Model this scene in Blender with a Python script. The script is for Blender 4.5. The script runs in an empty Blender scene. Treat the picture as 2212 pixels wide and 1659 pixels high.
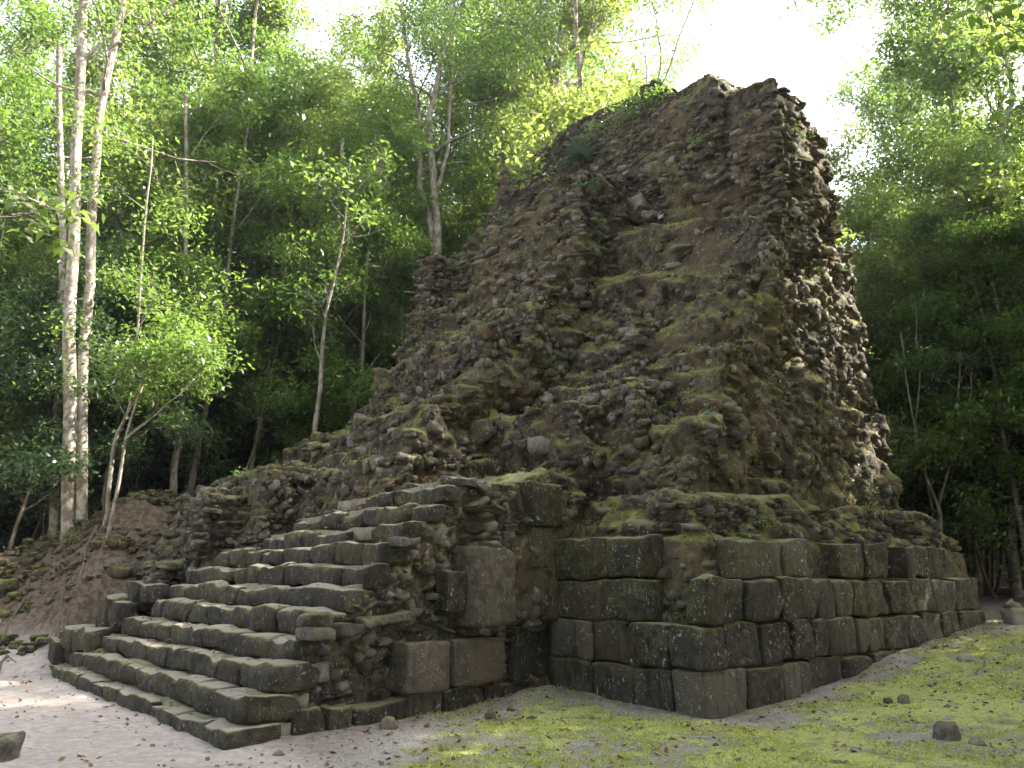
import bpy, math, random
import numpy as np
from mathutils import Vector, Matrix

# ------------------------------------------------------------------ camera, light
sc = bpy.context.scene
C = sc.collection
PITCH = math.radians(13.8)
cam_d = bpy.data.cameras.new('camera'); cam = bpy.data.objects.new('camera', cam_d); C.objects.link(cam)
cam.location = (0, 0, 1.6); cam.rotation_euler = (math.radians(90) + PITCH, 0, 0)
cam_d.sensor_width = 36; cam_d.lens = 36 * 1722 / 2212; cam_d.clip_start = .05; cam_d.clip_end = 2000
sc.camera = cam

SUN_AZ, SUN_EL = 80.0, 43.0                     # degrees clockwise from +Y, above horizon
world = bpy.data.worlds.new('World'); sc.world = world; world.use_nodes = True
wn = world.node_tree.nodes; wl = world.node_tree.links
bg = wn['Background']; sky = wn.new('ShaderNodeTexSky'); sky.sky_type = 'NISHITA'; sky.sun_disc = False
sky.sun_elevation = math.radians(SUN_EL); sky.sun_rotation = math.radians(SUN_AZ)
sky.air_density = 1.0; sky.dust_density = 4.0; sky.ozone_density = 1.0
hs = wn.new('ShaderNodeHueSaturation'); hs.inputs['Saturation'].default_value = .45; wl.new(sky.outputs[0], hs.inputs['Color']); wl.new(hs.outputs[0], bg.inputs[0]); bg.inputs[1].default_value = .15
sl = bpy.data.lights.new('sun', 'SUN'); so = bpy.data.objects.new('sun', sl); C.objects.link(so)
sl.energy = 5.0; sl.angle = math.radians(.5); sl.color = (1, .92, .80)
a, e = math.radians(SUN_AZ), math.radians(SUN_EL)
sd = Vector((math.sin(a) * math.cos(e), math.cos(a) * math.cos(e), math.sin(e)))
so.rotation_euler = sd.to_track_quat('Z', 'Y').to_euler(); so.location = (0, 0, 60)
vs = sc.view_settings; vs.view_transform = 'Standard'; vs.look = 'None'; vs.gamma = 1; vs.use_curve_mapping = False
vs.exposure = 2.75
sc.cycles.max_bounces = 6; sc.cycles.diffuse_bounces = 3; sc.cycles.glossy_bounces = 2
sc.cycles.transmission_bounces = 4; sc.cycles.transparent_max_bounces = 4

# ------------------------------------------------------------------ helpers
rng = np.random.default_rng(7)
random.seed(7)
TH = math.radians(50)
UX, UY = math.sin(TH), math.cos(TH)
VX, VY = -UY, UX
CX, CY = 2.309, 10.049

def W(u, v, z):
    return np.stack(np.broadcast_arrays(CX + UX * u + VX * v, CY + UY * u + VY * v, z), -1).astype(float)

def UV(x, y):
    dx, dy = x - CX, y - CY
    return dx * UX + dy * UY, dx * VX + dy * VY

def at(px, py, Y):
    """world point at forward distance Y seen in direction px,py of a 2212 x 1659 picture"""
    F = 1722.; X = (px - 1106) / F; U = -(py - 829.5) / F
    c, s = math.cos(PITCH), math.sin(PITCH)
    y = c - U * s; t = Y / y
    return (X * t, Y, 1.6 + (s + U * c) * t)

_perm = np.random.default_rng(3).permutation(4096)
def _h(ix, iy, iz):
    return _perm[(_perm[(_perm[ix & 4095] + iy) & 4095] + iz) & 4095] / 2047.5 - 1.0
def noise(p):
    p = np.asarray(p, float); i = np.floor(p).astype(np.int64); f = p - i; f = f * f * (3 - 2 * f)
    x, y, z = i[..., 0], i[..., 1], i[..., 2]; fx, fy, fz = f[..., 0], f[..., 1], f[..., 2]
    r = 0
    for dx in (0, 1):
        wx = fx if dx else 1 - fx
        for dy in (0, 1):
            wy = fy if dy else 1 - fy
            for dz in (0, 1):
                wz = fz if dz else 1 - fz
                r = r + wx * wy * wz * _h(x + dx, y + dy, z + dz)
    return r
def fbm(p, o=3, g=.5):
    r = 0; a = 1.; p = np.asarray(p, float)
    for k in range(o):
        r = r + a * noise(p * (2.03 ** k) + 17.3 * k); a *= g
    return r
def sstep(a, b, x):
    t = np.clip((x - a) / (b - a), 0, 1); return t * t * (3 - 2 * t)

def mesh_np(name, co, faces, mat=None, smooth=False, attr=None):
    """faces: (n,4) or (n,3) int array"""
    me = bpy.data.meshes.new(name)
    co = np.asarray(co, np.float32); faces = np.asarray(faces, np.int32); k = faces.shape[1]; n = len(faces)
    me.vertices.add(len(co)); me.vertices.foreach_set('co', co.ravel())
    me.loops.add(n * k); me.loops.foreach_set('vertex_index', faces.ravel())
    me.polygons.add(n); me.polygons.foreach_set('loop_start', np.arange(n, dtype=np.int32) * k)
    me.polygons.foreach_set('loop_total', np.full(n, k, np.int32))
    if smooth: me.polygons.foreach_set('use_smooth', np.ones(n, bool))
    if attr is not None:
        at_ = me.attributes.new('tint', 'FLOAT', 'POINT'); at_.data.foreach_set('value', np.asarray(attr, np.float32))
    if mat: me.materials.append(mat)
    me.update(calc_edges=True)
    return me

def obj(name, me, parent=None, loc=(0, 0, 0)):
    o = bpy.data.objects.new(name, me); C.objects.link(o); o.location = loc
    if parent: o.parent = parent
    return o
def tag(o, label=None, cat=None, group=None, kind=None):
    if label: o['label'] = label
    if cat: o['category'] = cat
    if group: o['group'] = group
    if kind: o['kind'] = kind
    return o

# ------------------------------------------------------------------ materials
class NT:
    def __init__(s, name):
        s.m = bpy.data.materials.new(name); s.m.use_nodes = True; s.t = s.m.node_tree; s.n = s.t.nodes
        s.n.clear(); s.out = s.n.new('ShaderNodeOutputMaterial')
    def add(s, typ, ins=None, **kw):
        n = s.n.new(typ)
        for k, v in kw.items(): setattr(n, k, v)
        for k, v in (ins or {}).items():
            if isinstance(v, bpy.types.NodeSocket): s.t.links.new(v, n.inputs[k])
            else: n.inputs[k].default_value = v
        return n
    def link(s, a, b): s.t.links.new(a, b)
    def math(s, op, a, b=0., c=0., clamp=False):
        n = s.add('ShaderNodeMath', {0: a, 1: b, 2: c}, operation=op); n.use_clamp = clamp; return n.outputs[0]
    def noise(s, vec, scale, detail=4, rough=.6, dist=0):
        return s.add('ShaderNodeTexNoise', {'Vector': vec, 'Scale': scale, 'Detail': detail, 'Roughness': rough, 'Distortion': dist}).outputs[0]
    def ramp(s, f, a, b):
        return s.add('ShaderNodeMapRange', {0: f, 1: a, 2: b, 3: 0., 4: 1.}, interpolation_type='SMOOTHSTEP').outputs[0]
    def mix(s, f, a, b):
        n = s.add('ShaderNodeMix', data_type='RGBA')
        for i, v in ((0, f), (6, a), (7, b)):
            if isinstance(v, bpy.types.NodeSocket): s.t.links.new(v, n.inputs[i])
            else: n.inputs[i].default_value = v if i == 0 else (*v, 1) if len(v) == 3 else v
        return n.outputs[2]

def stone_mat(name, base, dark, light, moss_amt=.5, lichen=.5, streak=0., bump=.6, brown=.4, var=.75, dust=0., m0=.32, m1=.95):
    t = NT(name)
    geo = t.add('ShaderNodeNewGeometry'); P = geo.outputs['Position']; N = geo.outputs['Normal']
    oi = t.add('ShaderNodeObjectInfo').outputs['Random']
    tint = t.add('ShaderNodeAttribute', attribute_name='tint').outputs['Fac']
    big = t.noise(P, 1.1, 5, .62); mid = t.noise(P, 6.5, 6, .68, .4); fine = t.noise(P, 38, 5, .7)
    col = t.mix(t.ramp(mid, .36, .66), dark, base)
    col = t.mix(t.ramp(big, .46, .66), col, (base[0] * brown * 1.65, base[1] * brown * 1.45, base[2] * brown * 1.25))
    tr = t.math('FRACT', t.math('ADD', oi, tint))
    col = t.mix(t.math('MULTIPLY', t.ramp(tr, .6, 1.), var), col, light)
    col = t.mix(t.math('MULTIPLY', t.ramp(tr, .3, .0), var * .8), col, dark)
    if streak:
        sv = t.add('ShaderNodeMapping', {'Vector': P, 'Scale': (9., 9., .9)}).outputs[0]
        sn = t.noise(sv, 1.3, 4, .6)
        col = t.mix(t.math('MULTIPLY', t.ramp(sn, .48, .68), streak), col, dark)
        sn2 = t.noise(t.add('ShaderNodeMapping', {'Vector': P, 'Scale': (14., 14., 2.5), 'Location': (4, 3, 1)}).outputs[0], 1.0, 4, .7)
        col = t.mix(t.math('MULTIPLY', t.ramp(sn2, .62, .72), streak * .6), col, light)
    # pale lichen flecks
    ls = t.noise(P, 17, 6, .78, .8)
    lv = t.noise(t.add('ShaderNodeMapping', {'Vector': P, 'Scale': (30., 30., 11.)}).outputs[0], 1., 5, .75, .5)
    lm = t.math('MULTIPLY', t.math('MAXIMUM', t.ramp(ls, .58, .66), t.ramp(lv, .60, .68)), t.ramp(t.noise(P, 2.3, 3), .38, .58))
    col = t.mix(t.math('MULTIPLY', lm, lichen), col, (.46, .445, .41))
    # moss on what faces up and in patches
    nz = t.add('ShaderNodeSeparateXYZ', {0: N}).outputs[2]
    mn = t.noise(P, 2.1, 5, .65)
    up = t.ramp(t.math('ADD', nz, t.math('MULTIPLY', t.math('SUBTRACT', mn, .5), 1.8)), m0, m1)
    patch = t.math('MULTIPLY', t.ramp(t.noise(P, .75, 4, .6), .47, .63), t.ramp(fine, .38, .6))
    mm = t.math('MULTIPLY', t.math('MAXIMUM', up, t.math('MULTIPLY', patch, .38)), moss_amt, clamp=True)
    mcol = t.mix(t.ramp(mid, .35, .65), (.065, .066, .020), (.20, .20, .045))
    mcol = t.mix(t.ramp(t.noise(P, 1.3, 3), .52, .68), mcol, (.12, .10, .045))
    col = t.mix(mm, col, mcol)
    if dust:
        dm = t.math('MULTIPLY', t.ramp(nz, .72, .95), t.ramp(t.noise(P, 3.7, 4, .6), .26, .46))
        col = t.mix(t.math('MULTIPLY', dm, dust), col, t.mix(fine, (.20, .17, .14), (.40, .35, .30)))
    h = t.math('ADD', t.math('MULTIPLY', mid, .7), t.math('MULTIPLY', fine, .35))
    h = t.math('ADD', h, t.math('MULTIPLY', t.noise(P, 120, 3, .7), .12))
    b = t.add('ShaderNodeBump', {'Strength': bump, 'Distance': .09, 'Height': h})
    p = t.add('ShaderNodeBsdfPrincipled', {'Base Color': col, 'Roughness': .92, 'Normal': b.outputs[0], 'Specular IOR Level': .25})
    t.link(p.outputs[0], t.out.inputs[0]); return t.m

M = {}
M['core'] = stone_mat('rubble_earth', (.092, .072, .052), (.020, .016, .012), (.19, .16, .13), 1.0, .9, 0, 1.2, .68, 0., .35, .24, .78)
M['rubble'] = stone_mat('rubble_stone', (.120, .104, .088), (.032, .028, .024), (.33, .30, .265), .5, 1.0, 0, 1.0, .48, .5)
M['block'] = stone_mat('cut_block', (.056, .047, .034), (.015, .013, .009), (.13, .112, .085), .8, 1.0, .7, 1.0, .62, .6, .3)
M['slab'] = stone_mat('brown_slab', (.125, .102, .078), (.05, .042, .033), (.20, .175, .145), .3, .7, .6, .8, .55, .1)
M['step'] = stone_mat('step_stone', (.058, .050, .040), (.018, .016, .012), (.10, .09, .075), .75, .6, .5, .9, .5, .12, .8)
M['tread'] = stone_mat('tread_earth', (.24, .21, .18), (.12, .10, .085), (.33, .30, .26), .5, .2, 0, .7, .5, .2)
M['plaster'] = stone_mat('old_plaster', (.20, .17, .145), (.09, .078, .065), (.28, .25, .22), .15, .6, 0, .6, .5)
M['rock'] = stone_mat('loose_rock', (.17, .15, .125), (.06, .052, .042), (.34, .32, .28), .35, .6, 0, .7, .5)

def ground_mat():
    t = NT('ground_soil')
    P = t.add('ShaderNodeNewGeometry').outputs['Position']
    moss = t.add('ShaderNodeAttribute', attribute_name='moss').outputs['Fac']
    sand = t.add('ShaderNodeAttribute', attribute_name='sand').outputs['Fac']
    n1 = t.noise(P, 1.6, 6, .65, .3); n2 = t.noise(P, 9, 6, .7); n3 = t.noise(P, 45, 5, .75); n4 = t.noise(P, 160, 3, .7)
    soil = t.mix(t.ramp(n2, .38, .62), (.045, .034, .024), (.125, .095, .07))
    soil = t.mix(t.ramp(n3, .55, .72), soil, (.20, .155, .12))
    sandc = t.mix(t.ramp(n2, .35, .7), (.28, .24, .215), (.41, .36, .33))
    sandc = t.mix(t.math('MULTIPLY', t.ramp(n3, .60, .72), .6), sandc, (.14, .11, .085))
    sandc = t.mix(t.math('MULTIPLY', t.ramp(n1, .55, .7), .4), sandc, (.25, .21, .17))
    grit = t.mix(t.ramp(n3, .42, .62), (.17, .152, .125), (.42, .39, .345))
    base = t.mix(sand, soil, sandc)
    mixn = t.math('ADD', t.math('ADD', t.math('MULTIPLY', n1, .95), t.math('MULTIPLY', n2, .75)), t.math('MULTIPLY', n3, .45))
    mm = t.ramp(t.math('ADD', mixn, t.math('SUBTRACT', moss, .5)), 1.12, 1.24)
    mm = t.math('MULTIPLY', mm, t.math('ADD', t.math('MULTIPLY', t.ramp(t.noise(P, 26, 4, .7), .36, .52), .75), .25))
    base = t.mix(t.math('MULTIPLY', t.ramp(moss, 0., .35), .8), base, grit)
    mc = t.mix(t.ramp(n3, .36, .64), (.21, .235, .055), (.46, .50, .13))
    mc = t.mix(t.ramp(t.noise(P, 3.1, 4), .5, .7), mc, (.16, .20, .05))
    col = t.mix(mm, base, mc)
    col = t.mix(t.math('MULTIPLY', t.ramp(n4, .66, .74), .5), col, (.5, .48, .43))
    h = t.math('ADD', t.math('MULTIPLY', n3, .5), t.math('ADD', t.math('MULTIPLY', n2, .6), t.math('MULTIPLY', n4, .2)))
    h = t.math('ADD', h, t.math('MULTIPLY', mm, .35))
    b = t.add('ShaderNodeBump', {'Strength': .8, 'Distance': .05, 'Height': h})
    p = t.add('ShaderNodeBsdfPrincipled', {'Base Color': col, 'Roughness': .95, 'Normal': b.outputs[0], 'Specular IOR Level': .2})
    t.link(p.outputs[0], t.out.inputs[0]); return t.m
M['ground'] = ground_mat()

def bark_mat(name, a, b, c):
    t = NT(name)
    P = t.add('ShaderNodeNewGeometry').outputs['Position']
    n = t.noise(t.add('ShaderNodeMapping', {'Vector': P, 'Scale': (5, 5, 3.)}).outputs[0], 1.2, 6, .7, .6)
    n2 = t.noise(P, 9, 5, .7)
    col = t.mix(t.ramp(n, .4, .58), a, b); col = t.mix(t.ramp(n2, .56, .7), col, c)
    bm = t.add('ShaderNodeBump', {'Strength': .6, 'Distance': .03, 'Height': t.noise(P, 22, 5, .7)})
    p = t.add('ShaderNodeBsdfPrincipled', {'Base Color': col, 'Roughness': .9, 'Normal': bm.outputs[0]})
    t.link(p.outputs[0], t.out.inputs[0]); return t.m
M['bark_pale'] = bark_mat('pale_bark', (.30, .275, .24), (.13, .10, .075), (.08, .075, .045))
M['bark_grey'] = bark_mat('grey_bark', (.24, .21, .18), (.13, .11, .085), (.07, .08, .04))
M['bark_dark'] = bark_mat('dark_bark', (.13, .105, .08), (.07, .055, .04), (.05, .055, .03))

def leaf_mat(name, a, b, trans, tmix=.45, gloss=.12):
    t = NT(name)
    g = t.add('ShaderNodeNewGeometry'); oi = t.add('ShaderNodeObjectInfo').outputs['Random']
    r = g.outputs['Random Per Island']
    f = t.math('ADD', t.math('MULTIPLY', r, .7), t.math('MULTIPLY', oi, .3))
    col = t.mix(f, a, b)
    tc = t.mix(f, trans, (trans[0] * 1.5, trans[1] * 1.25, trans[2]))
    d = t.add('ShaderNodeBsdfDiffuse', {0: col}); tr = t.add('ShaderNodeBsdfTranslucent', {0: tc})
    m1 = t.add('ShaderNodeMixShader', {0: tmix, 1: d.outputs[0], 2: tr.outputs[0]})
    gl = t.add('ShaderNodeBsdfGlossy', {0: (1, 1, 1, 1), 'Roughness': .35})
    fr = t.add('ShaderNodeLayerWeight', {0: .25}).outputs['Fresnel']
    m2 = t.add('ShaderNodeMixShader', {0: t.math('MULTIPLY', fr, gloss * 3, clamp=True), 1: m1.outputs[0], 2: gl.outputs[0]})
    t.link(m2.outputs[0], t.out.inputs[0]); return t.m
M['leaf'] = leaf_mat('leaf_mid', (.036, .072, .018), (.088, .142, .032), (.17, .31, .05))
M['leaf_dark'] = leaf_mat('leaf_dark', (.032, .060, .030), (.062, .10, .042), (.09, .18, .06))
M['leaf_bright'] = leaf_mat('leaf_bright', (.07, .11, .028), (.12, .165, .045), (.24, .34, .07), .5)
M['leaf_near'] = leaf_mat('leaf_near', (.05, .10, .03), (.09, .14, .03), (.20, .30, .05))
M['agave'] = leaf_mat('agave_leaf', (.06, .105, .07), (.11, .165, .105), (.08, .15, .07), .15)
M['dead'] = leaf_mat('fallen_leaf', (.09, .05, .03), (.19, .13, .07), (.15, .08, .04), .1, 0.)
M['moss'] = leaf_mat('moss_blade', (.18, .21, .045), (.38, .43, .10), (.36, .42, .07), .3, 0.)
M['grass'] = leaf_mat('grass_blade', (.10, .13, .035), (.2, .2, .07), (.3, .35, .08), .4)

# ------------------------------------------------------------------ terrain
def gheight(x, y):
    u, v = UV(x, y)
    # rise along the right-hand face of the platform and behind
    r = np.interp(u, [0, .9, 3.3, 4.3, 6.7, 8.6, 13, 25], [0, .04, .22, .44, .64, .82, 1.05, 1.3]) * sstep(-12, -1, v)
    r = r + .14 * np.exp(-((u + .1) ** 2 + (v - 2.7) ** 2) / 1.2)
    # bank on the left
    d = (v - 10.6) * .72 + (u + 5.2) * .66 + .5 * fbm(np.stack([x * .5, y * .5, x * 0], -1), 3)
    top = np.clip(2.7 + .5 * (u + 4.1) - .25 * (v - 13.9), .7, 3.3); hill = .3 * sstep(-.8, .5, d) + (top - .3) * sstep(.3, 2.7, d)
    hill = hill * sstep(8.5, 11, v + .35 * np.clip(u + 4, 0, 9))
    h = np.maximum(r, hill)
    n = np.stack([x, y, x * 0], -1)
    amp = .03 + .34 * sstep(.3, 1., hill)
    h = h + amp * fbm(n * 1.1, 4) * .9 + .012 * fbm(n * 5, 2)
    return h
def vflank(u): return 2.0 + .168 * (u + 5)
def make_ground():
    n = 460
    s = np.linspace(-1, 1, n)
    wx = 17 * s + 260 * np.sign(s) * np.abs(s) ** 7
    gx, gy = np.meshgrid(wx + 1, wx + 12.5, indexing='ij')
    z = gheight(gx, gy)
    co = np.stack([gx, gy, z], -1).reshape(-1, 3)
    i = np.arange(n - 1)[:, None] * n + np.arange(n - 1)[None]
    i = i.ravel(); f = np.stack([i, i + n, i + n + 1, i + 1], -1)
    me = mesh_np('ground', co, f, M['ground'], True)
    u, v = UV(co[:, 0], co[:, 1]); x, y = co[:, 0], co[:, 1]
    # moss carpet in the clearing right of the steps
    dw = np.where(u > 0, -v, vflank(u) - v); dw = np.where((u < 0) & (v < 2.9), np.minimum(dw, np.hypot(np.minimum(u, 0) * 0 + np.maximum(-u, 0), np.maximum(-v, 0)) + 9 * (v < 0)), dw)
    m = sstep(-2.3, -.3, x - .15 * (y - 8)) * sstep(24, 17, y) * sstep(-.1, .7, dw + .5 * noise(co * 1.3))
    m = m * (.68 + .13 * noise(co * .7 + 4))
    sa = sstep(-.5, -1.6, x - .15 * (y - 8)) * sstep(.9, .25, co[:, 2]) * sstep(-4.2, -5.2, u) + .4 * sstep(-.5, -1.6, x - .15 * (y - 8)) * (v < 2.5)
    sa = np.clip(sa, 0, 1) * (y < 19)
    sa = np.maximum(sa, .35 * ((x > -2) & (y < 24)))
    for nm, a in (('moss', m), ('sand', sa)):
        at_ = me.attributes.new(nm, 'FLOAT', 'POINT'); at_.data.foreach_set('value', a.astype(np.float32))
    tag(obj('ground', me), kind='structure')
make_ground()

# ------------------------------------------------------------------ the ruin: core mass
def vflank(u): return 2.0 + .168 * (u + 5)
FR = []   # frustums in u,v,z : (u0,u1,v0,v1,z0, U0,U1,V0,V1,z1)
def fr(*a): FR.append(a)
fr(.22, 9.3, .22, 12, -.6, .26, 9.2, .26, 12, 1.05)
fr(.30, 9.1, .30, 12, 1.0, .42, 9.0, .42, 12, 2.15)
fr(.50, 8.9, .50, 12, 2.1, .95, 8.8, .80, 12, 2.86)
prof = [(1.15, 2.75), (1.75, 4.1), (2.35, 4.25), (2.9, 5.45), (3.5, 5.6), (4.0, 6.8), (4.4, 6.95), (4.95, 8.55), (5.6, 8.8)]
for (ua, za), (ub, zb) in zip(prof[:-1], prof[1:]):
    va, vb = 1.15 + .08 * (za - 2.8), 1.15 + .08 * (zb - 2.8); fa, fb = 8.05 + .05 * (za - 2.8), 8.05 + .05 * (zb - 2.8)
    fr(ua, fa, va, 11, za - .03, ub, fb, vb, 11, zb)
fr(5.55, 7.8, 1.62, 8, 8.8, 5.65, 8.2, 1.72, 8, 10.6)
fr(5.65, 8.2, 1.72, 8, 10.5, 5.75, 8.0, 1.75, 6.5, 11.3)
fr(5.7, 7.8, 1.72, 6, 11.2, 5.85, 6.9, 1.85, 5.8, 12.2)
fr(5.5, 8, 2.9, 11.6, 8.8, 5.6, 7.4, 3.0, 11.5, 12.7)
fr(5.6, 7.6, 3.1, 11.4, 12.6, 5.7, 7.0, 3.3, 11.0, 13.1)
fr(5.6, 7.6, 4.3, 11.2, 12.6, 5.7, 7.0, 4.8, 10.9, 13.7)
# debris banked against the foot of the upper wall, higher towards the left
FR.append(('h', (4.75, 1.75, 7.4), (5.8, 1.75, 7.4), (5.8, 5.8, 7.4), (4.3, 5.8, 7.4), (4.95, 1.75, 8.6), (5.8, 1.75, 8.95), (5.8, 5.8, 10.0), (4.6, 5.8, 9.55)))
FR.append(('h', (4.0, 1.7, 6.2), (5.0, 1.7, 6.2), (5.0, 5.6, 6.2), (3.5, 5.6, 6.2), (4.35, 1.7, 7.2), (5.0, 1.7, 7.6), (5.0, 5.6, 8.7), (3.8, 5.6, 8.1)))
# left wing of the upper body
fr(3.3, 8, 5.3, 11.2, 7.0, 3.7, 8, 5.6, 10.9, 9.9)
fr(3.7, 8, 5.6, 10.9, 9.8, 4.1, 8, 5.8, 10.4, 11.0)
fr(2.4, 8, 10.2, 11.4, 6.5, 3.0, 8, 10.4, 11.3, 10.1)
fr(1.6, 8, 5.4, 11, 5.6, 2.9, 8, 5.8, 10.9, 8.4)
# projecting remains of the upper stair
fr(1.5, 6, 5.0, 10.2, 4.5, 1.9, 6, 5.3, 9.8, 7.1)
fr(2.4, 5, 3.2, 5.4, 4.5, 3.2, 5, 3.6, 5.4, 6.4)
fr(.45, 5, 5.0, 9.8, 3.0, .75, 5, 5.3, 9.3, 6.2)
fr(.5, 5, 9.0, 11.4, 3.0, 1.2, 5, 9.0, 11.2, 5.8)
fr(.65, 4, 2.7, 5.4, 2.8, .85, 4, 3.0, 5.2, 4.4)
fr(1.2, 4, 1.9, 5.4, 2.8, 1.7, 4, 2.4, 5.2, 4.9)
# rounded mossy mound above the left half of the stair
fr(-1.8, 4, 4.6, 11.6, 2.4, -1.55, 4, 4.8, 11.3, 3.5)
fr(-1.3, 4, 5.0, 11.6, 3.4, -.2, 4, 5.2, 11.4, 4.75)
fr(-.2, 4, 5.1, 11.4, 4.6, .3, 4, 5.3, 11, 4.95)
fr(-2.5, 2, 7.7, 11.6, 2.0, -2.2, 2, 8.0, 11.4, 3.7)
fr(-3.3, 0, 8.4, 11.4, .2, -3.0, 0, 8.6, 11.1, 2.9)
fr(-3.1, 0, 8.5, 11.4, 2.4, -2.8, 0, 8.8, 11.3, 3.3)
fr(-3.8, 0, 8.9, 11.6, .0, -3.5, 0, 9.2, 11.4, 1.9)
fr(-4.1, 0, 9.7, 11.0, .0, -4.0, 0, 9.9, 10.9, 1.2)
# landing
fr(-1.6, 2, 2.55, 6, 1.0, -1.5, 2, 2.7, 6, 2.93)
fr(-1.2, 2, 2.7, 6, 2.9, .6, 2, 2.9, 6, 3.35)
fr(-1.6, .6, 2.75, 4.5, .0, -1.3, .6, 2.82, 4.5, 2.86)

STEPS = [  # front u, top z, v right, v left
    (-5.00, .17, 2.00, 10.9), (-4.76, .44, 2.12, 10.75), (-4.48, .70, 2.2, 10.4), (-4.18, .97, 2.3, 9.75),
    (-3.88, 1.26, 2.35, 8.5), (-3.58, 1.52, 2.4, 8.7), (-3.28, 1.79, 2.45, 8.7), (-2.98, 2.06, 2.5, 8.3),
    (-2.68, 2.34, 2.55, 7.0), (-2.38, 2.62, 2.6, 6.5), (-2.08, 2.86, 2.65, 5.8), (-1.78, 3.02, 2.7, 4.4)]
for k, (u0, z, vr, vl) in enumerate(STEPS):
    vr2 = vflank(u0 + .3) + .18 + (0 if k < 5 else .0)
    FR.append(('q', u0 + .26, vr2, u0 + .9, vflank(u0 + .9) + .2, vl - .1, -.3, z - .03))
for k in range(4):
    u0 = -3.0 + k * .6
    FR.append(('q', u0, vflank(u0) + .3, u0 + 1.6, vflank(u0 + 1.6) + .25, 8, -.3, .9 + k * .45))

def build_core():
    vv, ff = [], []
    for f in FR:
        if f[0] == 'q':
            _, ua, va, ub, vb, vl, z0, z1 = f
            pts = [(ua, va, z0), (ub, vb, z0), (ub, vl, z0), (ua, vl, z0), (ua, va, z1), (ub, vb, z1), (ub, vl, z1), (ua, vl, z1)]
        elif f[0] == 'h':
            pts = list(f[1:])
        else:
            u0, u1, v0, v1, z0, U0, U1, V0, V1, z1 = f
            pts = [(u0, v0, z0), (u1, v0, z0), (u1, v1, z0), (u0, v1, z0), (U0, V0, z1), (U1, V0, z1), (U1, V1, z1), (U0, V1, z1)]
        b = len(vv); vv += pts
        ff += [[b + i for i in q] for q in ((3, 2, 1, 0), (4, 5, 6, 7), (0, 1, 5, 4), (1, 2, 6, 5), (2, 3, 7, 6), (3, 0, 4, 7))]
    p = np.array(vv); co = W(p[:, 0], p[:, 1], p[:, 2])
    me = mesh_np('tmp', co, ff); o = obj('tmp', me)
    m = o.modifiers.new('r', 'REMESH'); m.mode = 'VOXEL'; m.voxel_size = .06
    m = o.modifiers.new('s', 'SMOOTH'); m.factor = .5; m.iterations = 7
    dg = bpy.context.evaluated_depsgraph_get(); ev = o.evaluated_get(dg); em = ev.to_mesh()
    n = len(em.vertices); co = np.empty(n * 3, np.float32); em.vertices.foreach_get('co', co); co = co.reshape(-1, 3).astype(float)
    no = np.empty(n * 3, np.float32); em.vertices.foreach_get('normal', no); no = no.reshape(-1, 3).astype(float)
    f = np.empty(len(em.loops), np.int32); em.loops.foreach_get('vertex_index', f); f = f.reshape(-1, 4)
    ev.to_mesh_clear(); bpy.data.objects.remove(o)
    u, v = UV(co[:, 0], co[:, 1]); z = co[:, 2]
    steps = sstep(-1.7, -2.1, u) * (v < 8.6)            # keep the stair crisp
    low = ((z < 2.2) & (np.minimum(u, v) < .6) & (v < 3) & (u > -1)) * 1.
    ledge = (z > 7.7) & (z < 9.9) & (u < 5.5) & (v < 5.3)
    low2 = (z < 3.2) & (v < 3.3) & (u > -1.9) & (u < .4)
    wild = (1 - .85 * steps) * (1 - .85 * low) * np.where(ledge, .45, 1) * (1 - .55 * sstep(10.8, 12., z)) * np.where(low2, .2, 1)
    big = fbm(co * .55 + 5, 3) * .17
    lump = fbm(co * 2.3, 3, .6) * .12 + fbm(co * 6, 2) * .035
    lay = noise(np.stack([co[:, 0] * 1.2, co[:, 1] * 1.2, z * 5.5], -1)) * .04
    # ragged ledges in the slope: soft terracing
    hz = z + .25 * fbm(co * .6 + 9, 2)
    ter = (np.abs((hz / .55) % 1 - .5) - .25) * .45
    slope = sstep(.25, .5, no[:, 2]) * sstep(.95, .8, no[:, 2]) * (z > 2.9)
    d = (big + lump + lay) * wild + .012 * fbm(co * 6, 2)
    cav = sstep(.35, .75, noise(co * np.array([1.5, 1.5, 2.4]) + 50)) * .22 * wild
    d = d - cav
    dirn = no * 1.0; dirn[:, 2] *= .6
    co = co + dirn * d[:, None] + no * (ter * slope)[:, None]
    keep = (co[f].mean(1)[:, 2] > -.4)
    f = f[keep]
    return co, f
core_co, core_f = build_core()
ruin = bpy.data.objects.new('temple_ruin', None); C.objects.link(ruin)
ruin.location = W(0, 3, 0)
tag(ruin, 'dark mossy stepped temple ruin of eroded rubble rising above a wide stone stair', 'ruin')
RL = np.array(ruin.location)
core_me = mesh_np('rubble_core', core_co - RL, core_f, M['core'], True)
core = obj('rubble_core', core_me, ruin)

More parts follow.
